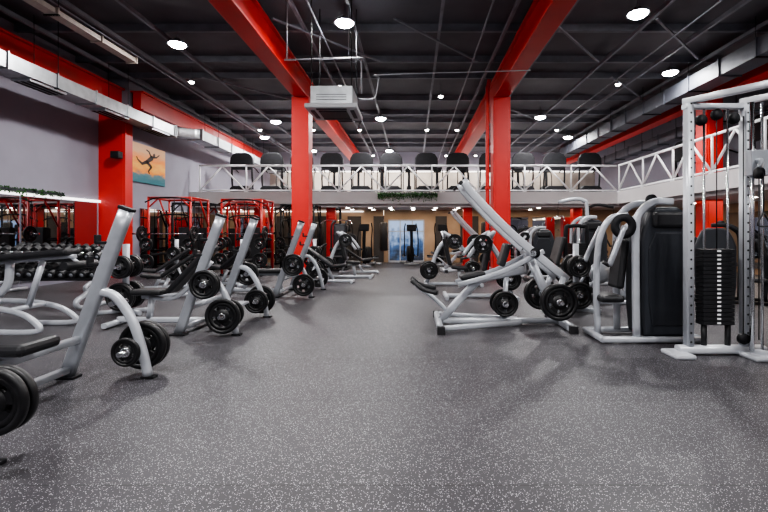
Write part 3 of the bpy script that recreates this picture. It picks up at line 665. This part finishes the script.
SM=selmac(); SM.location=(3.13,5.72,0); SK=selmac(1); SK.location=(4.6,11.6,0); SO=selmac(2); SO.location=(4.3,8.6,0)
dk={SILVER:BLKSTEEL,SILVER2:BLKSTEEL}; LO=(1,1,.86)
for b,x,y,r,q,sc in ((SO,3.7,10.3,.15,1,None),(SM,3.9,13.6,0,0,LO),(SM,5.9,8.8,2.6,1,LO),(SO,6.2,10.6,2.8,0,None),(SK,5.4,14.2,2.9,1,None),(SM,4.2,16.3,0,1,LO),(SK,7.1,14.8,3.14,0,LO),(SM,6.4,16.8,3.1,1,LO),(SO,6.9,7.0,3.1,0,None)):
    c=dup(b,(x,y,0),r,swap=dk if q else None,scale=sc)
    if q: c['label']='black-framed weight machine with dark padded seat'
# ------------------------------------------------------------------ cable machine
def cable():
    e=thing('cable_machine','tall silver dual-column cable machine with black weight stacks','cable machine',(0,0,0),0)
    H=2.76
    for (a,b) in [((0,0),(.62,0)),((.85,-1.15),(1.45,-1.15))]:
        for q in (a,b):
            part(e,'tower_frame',MB().sweep([(q[0],q[1],.04),(q[0],q[1],H)],rr(.10,.075,.012)),holed('perforated_silver_post',(.52,.54,.58),q[0]))
        parts(e,'guide_column',MB().cyl((b[0]-.02,b[1]-.13,.08),(b[0]-.02,b[1]-.13,H-.02),.024,14).cyl((b[0]+.09,b[1]-.13,.08),(b[0]+.09,b[1]-.13,H-.02),.014,14),CHROME)
        rods=MB()
        for dx in (.17,.43): rods.cyl((a[0]+dx,a[1],.1),(a[0]+dx,a[1],H-.06),.012,10)
        parts(e,'guide_rod',rods,CHROME)
        stk=MB()
        for i in range(18): stk.bb(a[0]+.12,a[0]+.46,a[1]-.07,a[1]+.07,.34+i*.046,.34+i*.046+.040)
        stk.bb(a[0]+.14,a[0]+.44,a[1]-.05,a[1]+.05,.34,.34+18*.046-.01)
        ws=part(e,'weight_stack',stk,STACKM)
        for i in range(18): part(ws,'weight_tag',MB().bb(a[0]+.27,a[0]+.31,a[1]-.073,a[1]-.069,.352+i*.046,.370+i*.046),WHITE)
        parts(e,'stack_buffer',MB().cyl((a[0]+.17,a[1],.1),(a[0]+.17,a[1],.34),.03).cyl((a[0]+.43,a[1],.1),(a[0]+.43,a[1],.34),.03),BLACKR)
        cg=MB().bb(b[0]-.07,b[0]+.14,b[1]-.2,b[1]-.08,1.95,2.22).bar([(b[0],b[1]-.15,2.1),(b[0]-.05,b[1]-.3,2.08),(b[0]-.12,b[1]-.36,2.0)],.04,.06)
        c=part(e,'pulley_carriage',cg,SILVER2,.01)
        part(c,'pulley',MB().lathe((b[0]-.12,b[1]-.36,1.95),(1,0,0),[(0,-.02),(.06,-.02),(.048,0),(.06,.02),(0,.02)],20),BLKSTEEL)
        for px,pz in ((.31,H-.12),(.50,H-.16),(.14,H-.18)):
            part(e,'pulley',MB().lathe((a[0]+px,a[1],pz),(0,1,0),[(0,-.02),(.06,-.02),(.045,0),(.06,.02),(0,.02)],20),BLKSTEEL)
        part(e,'pulley',MB().lathe((b[0]-.09,b[1]-.1,.2),(0,1,0),[(0,-.02),(.06,-.02),(.045,0),(.06,.02),(0,.02)],20),BLKSTEEL)
        parts(e,'cable',MB().cyl((a[0]+.31,a[1],1.1),(a[0]+.31,a[1],H-.1),.006,6).cyl((b[0]-.09,b[1]-.1,.2),(b[0]-.09,b[1]-.1,H-.16),.006,6).cyl((b[0]+.04,b[1]-.15,.2),(b[0]+.04,b[1]-.15,1.95),.006,6).cyl((b[0]-.12,b[1]-.42,1.95),(b[0]-.12,b[1]-.42,1.55),.006,6),BLKSTEEL)
        part(e,'handle',MB().tube([(b[0]-.12,b[1]-.42,1.55),(b[0]-.18,b[1]-.42,1.42),(b[0]-.06,b[1]-.42,1.42),(b[0]-.12,b[1]-.42,1.55)],.009,8),BLACKR)
        part(e,'base_beam',MB().bar([(a[0]-.12,a[1],.06),(b[0]+.2,b[1],.06)],.12,.09),SILVERB)
        parts(e,'foot_plate',MB().bb(a[0]-.26,a[0]-.04,a[1]-.22,a[1]+.1,0,.05).bb(b[0]-.1,b[0]+.12,b[1]-.3,b[1]+.1,0,.05),SILVERB,.02)
        part(e,'top_frame',MB().sweep([(a[0]-.05,a[1],H-.03),(b[0]+.05,b[1],H-.03)],rr(.09,.055,.01)),SILVERB)
    part(e,'top_beam',MB().sweep([(-.03,.04,H+.03),(.87,-1.18,H+.03)],rr(.065,.075,.01),(0,0,1)),SILVERB)
    part(e,'top_beam',MB().sweep([(.60,.04,H+.03),(1.47,-1.18,H+.03)],rr(.065,.06,.01),(0,0,1)),SILVERB)
    part(e,'base_link',MB().bar([(.62,-.1,.05),(1.45,-1.05,.05)],.09,.07,(0,0,1)),SILVERB)
    return e
CM=cable(); CM.location=(3.03,4.95,0)
# ------------------------------------------------------------------ racks
def prack():
    e=thing('power_rack','red steel power rack with crossbars and black plate storage','power rack',(0,0,0),0,'steel power racks')
    for x in (-.6,.6):
        for y in (-.55,.55): part(e,'upright',MB().bar([(x,y,.02),(x,y,2.36)],.06,.06),REDM)
    part(e,'top_frame',MB().bar([(-.6,-.55,2.33),(.6,-.55,2.33)],.06,.06).bar([(-.6,.55,2.33),(.6,.55,2.33)],.06,.06).bar([(-.6,-.55,2.33),(-.6,.55,2.33)],.06,.06,(1,0,0)).bar([(.6,-.55,2.33),(.6,.55,2.33)],.06,.06,(1,0,0)),REDM)
    part(e,'pull_up_bar',MB().tube([(-.7,-.55,2.2),(-.35,-.6,2.32),(.35,-.6,2.32),(.7,-.55,2.2)],.02,8),BLKSTEEL)
    part(e,'base_frame',MB().bar([(-.6,-.6,.05),(-.6,.6,.05)],.08,.08,(1,0,0)).bar([(.6,-.6,.05),(.6,.6,.05)],.08,.08,(1,0,0)).bar([(-.6,.55,.05),(.6,.55,.05)],.08,.08),BLKSTEEL)
    part(e,'rear_crossbar',MB().bar([(-.6,.55,1.1),(.6,.55,1.1)],.06,.06),BLKSTEEL)
    for s in (-1,1): part(e,'side_brace',MB().bar([(s*.6,.55,1.5),(s*.6,0,2.33)],.045,.045,(1,0,0)),REDM)
    part(e,'front_brace',MB().bar([(-.6,-.55,2.05),(-.3,-.55,2.33)],.04,.04).bar([(-.3,-.55,2.33),(.3,-.55,2.33)],.04,.04).bar([(.6,-.55,2.05),(.3,-.55,2.33)],.04,.04),REDM)
    parts(e,'safety_bar',MB().bar([(-.56,-.55,.7),(-.56,.55,.7)],.05,.07,(1,0,0)).bar([(.56,-.55,.7),(.56,.55,.7)],.05,.07,(1,0,0)),BLKSTEEL)
    part(e,'weight_stack',MB().bb(-.24,.24,.4,.62,.0,1.5),STACKM,.005)
    parts(e,'resistance_cable',MB().cyl((-.2,.5,1.4),(-.2,.5,2.33),.012,6).cyl((.2,.5,1.4),(.2,.5,2.33),.012,6),BLKSTEEL)
    part(e,'lat_bar',MB().tube([(-.5,-.3,1.75),(-.3,-.3,1.85),(.3,-.3,1.85),(.5,-.3,1.75)],.022,8).cyl((0,-.3,1.85),(0,-.3,2.3),.012,6),BLKSTEEL)
    part(e,'bench_pad',MB().bb(-.15,.15,-.55,.38,.42,.5),VINYL,.03)
    part(e,'bench_leg',MB().bb(-.04,.04,-.4,-.32,0,.42).bb(-.04,.04,.2,.28,0,.42).bb(-.04,.04,-.4,.28,.36,.42),BLKSTEEL)
    for s in (-1,1):
        part(e,'plate_horn',MB().cyl((s*.6,-.5,.5),(s*.6,-.82,.5),.02,8),CHROME); part(e,'plate_horn',MB().cyl((s*.6,-.5,1.0),(s*.6,-.82,1.0),.024,8),CHROME)
        part(e,'bar_hook',MB().box((s*.6,-.63,1.27),(.06,.14,.03)).box((s*.6,-.71,1.3),(.06,.02,.09)),BLKSTEEL)
    return e
PR=prack()
PRP=[(-6.95,13.4),(-5.2,14.2),(-7.6,15.9),(-5.9,16.3),(-4.2,16.9),(-7.6,18.6),(-5.0,18.9)]
PR.location=PRP[0]+(0,)
for i,p in enumerate(PRP[1:]):
    if i in (1,3,5): dup(PR,p+(0,),label='black steel power rack with crossbars and plate storage',swap={REDM:BLKSTEEL})
    else: dup(PR,p+(0,))
for (x,y) in PRP[:5]:
    for s in (-1,1):
        put_plate('b',(x+s*.6,y-.67,.5)); put_plate('m',(x+s*.6,y-.67,1.0))
dup(SK,(-2.6,16.2,0),1.57,label='black-framed lat pulldown near the red racks',swap=dk)
def barbell():
    e=thing('barbell','long chrome barbell resting across the red rack','barbell',(0,0,0),0,'barbells on racks')
    part(e,'shaft',MB().cyl((-.66,0,0),(.66,0,0),.014),CHROME)
    for s in (-1,1): part(e,'sleeve',MB().cyl((s*.66,0,0),(s*1.0,0,0),.025).cyl((s*.64,0,0),(s*.66,0,0),.04),CHROME)
    return e
BB=barbell(); BB.location=(-6.95,12.75,1.3)
for s in (-1,1): put_plate('b',(-6.95+s*.74,12.75,1.3),math.pi/2)
dup(BB,(-5.2,13.55,1.3))
for s in (-1,1): put_plate('b',(-5.2+s*.74,13.55,1.3),math.pi/2)
pb=thing('punching_bag','black cylindrical punching bag hanging on a chain','punching bag',(-1.25,19.2,0),0,'hanging punching bags')
part(pb,'bag',MB().lathe((0,0,.55),(0,0,1),[(0,0),(.15,.0),(.17,.04),(.17,1.15),(.14,1.22),(0,1.22)],20),VINYL)
part(pb,'chain',MB().cyl((0,0,1.76),(0,0,2.33),.014,6),CHROME)
for x,y in ((3.0,18.7),(-3.9,18.9)): dup(pb,(x,y,0))
# ------------------------------------------------------------------ world + camera
w=bpy.data.worlds.new('world'); SC.world=w; w.use_nodes=True
w.node_tree.nodes['Background'].inputs[0].default_value=(.5,.55,.65,1); w.node_tree.nodes['Background'].inputs[1].default_value=.3
cd=bpy.data.cameras.new('camera'); cd.sensor_width=36; cd.lens=450/768*36; cd.shift_x=-29/768; cd.shift_y=-24/768; cd.clip_start=.05
co=bpy.data.objects.new('camera',cd); co.location=(0,0,1.35); co.rotation_euler=(math.pi/2,0,0); COL.objects.link(co); SC.camera=co
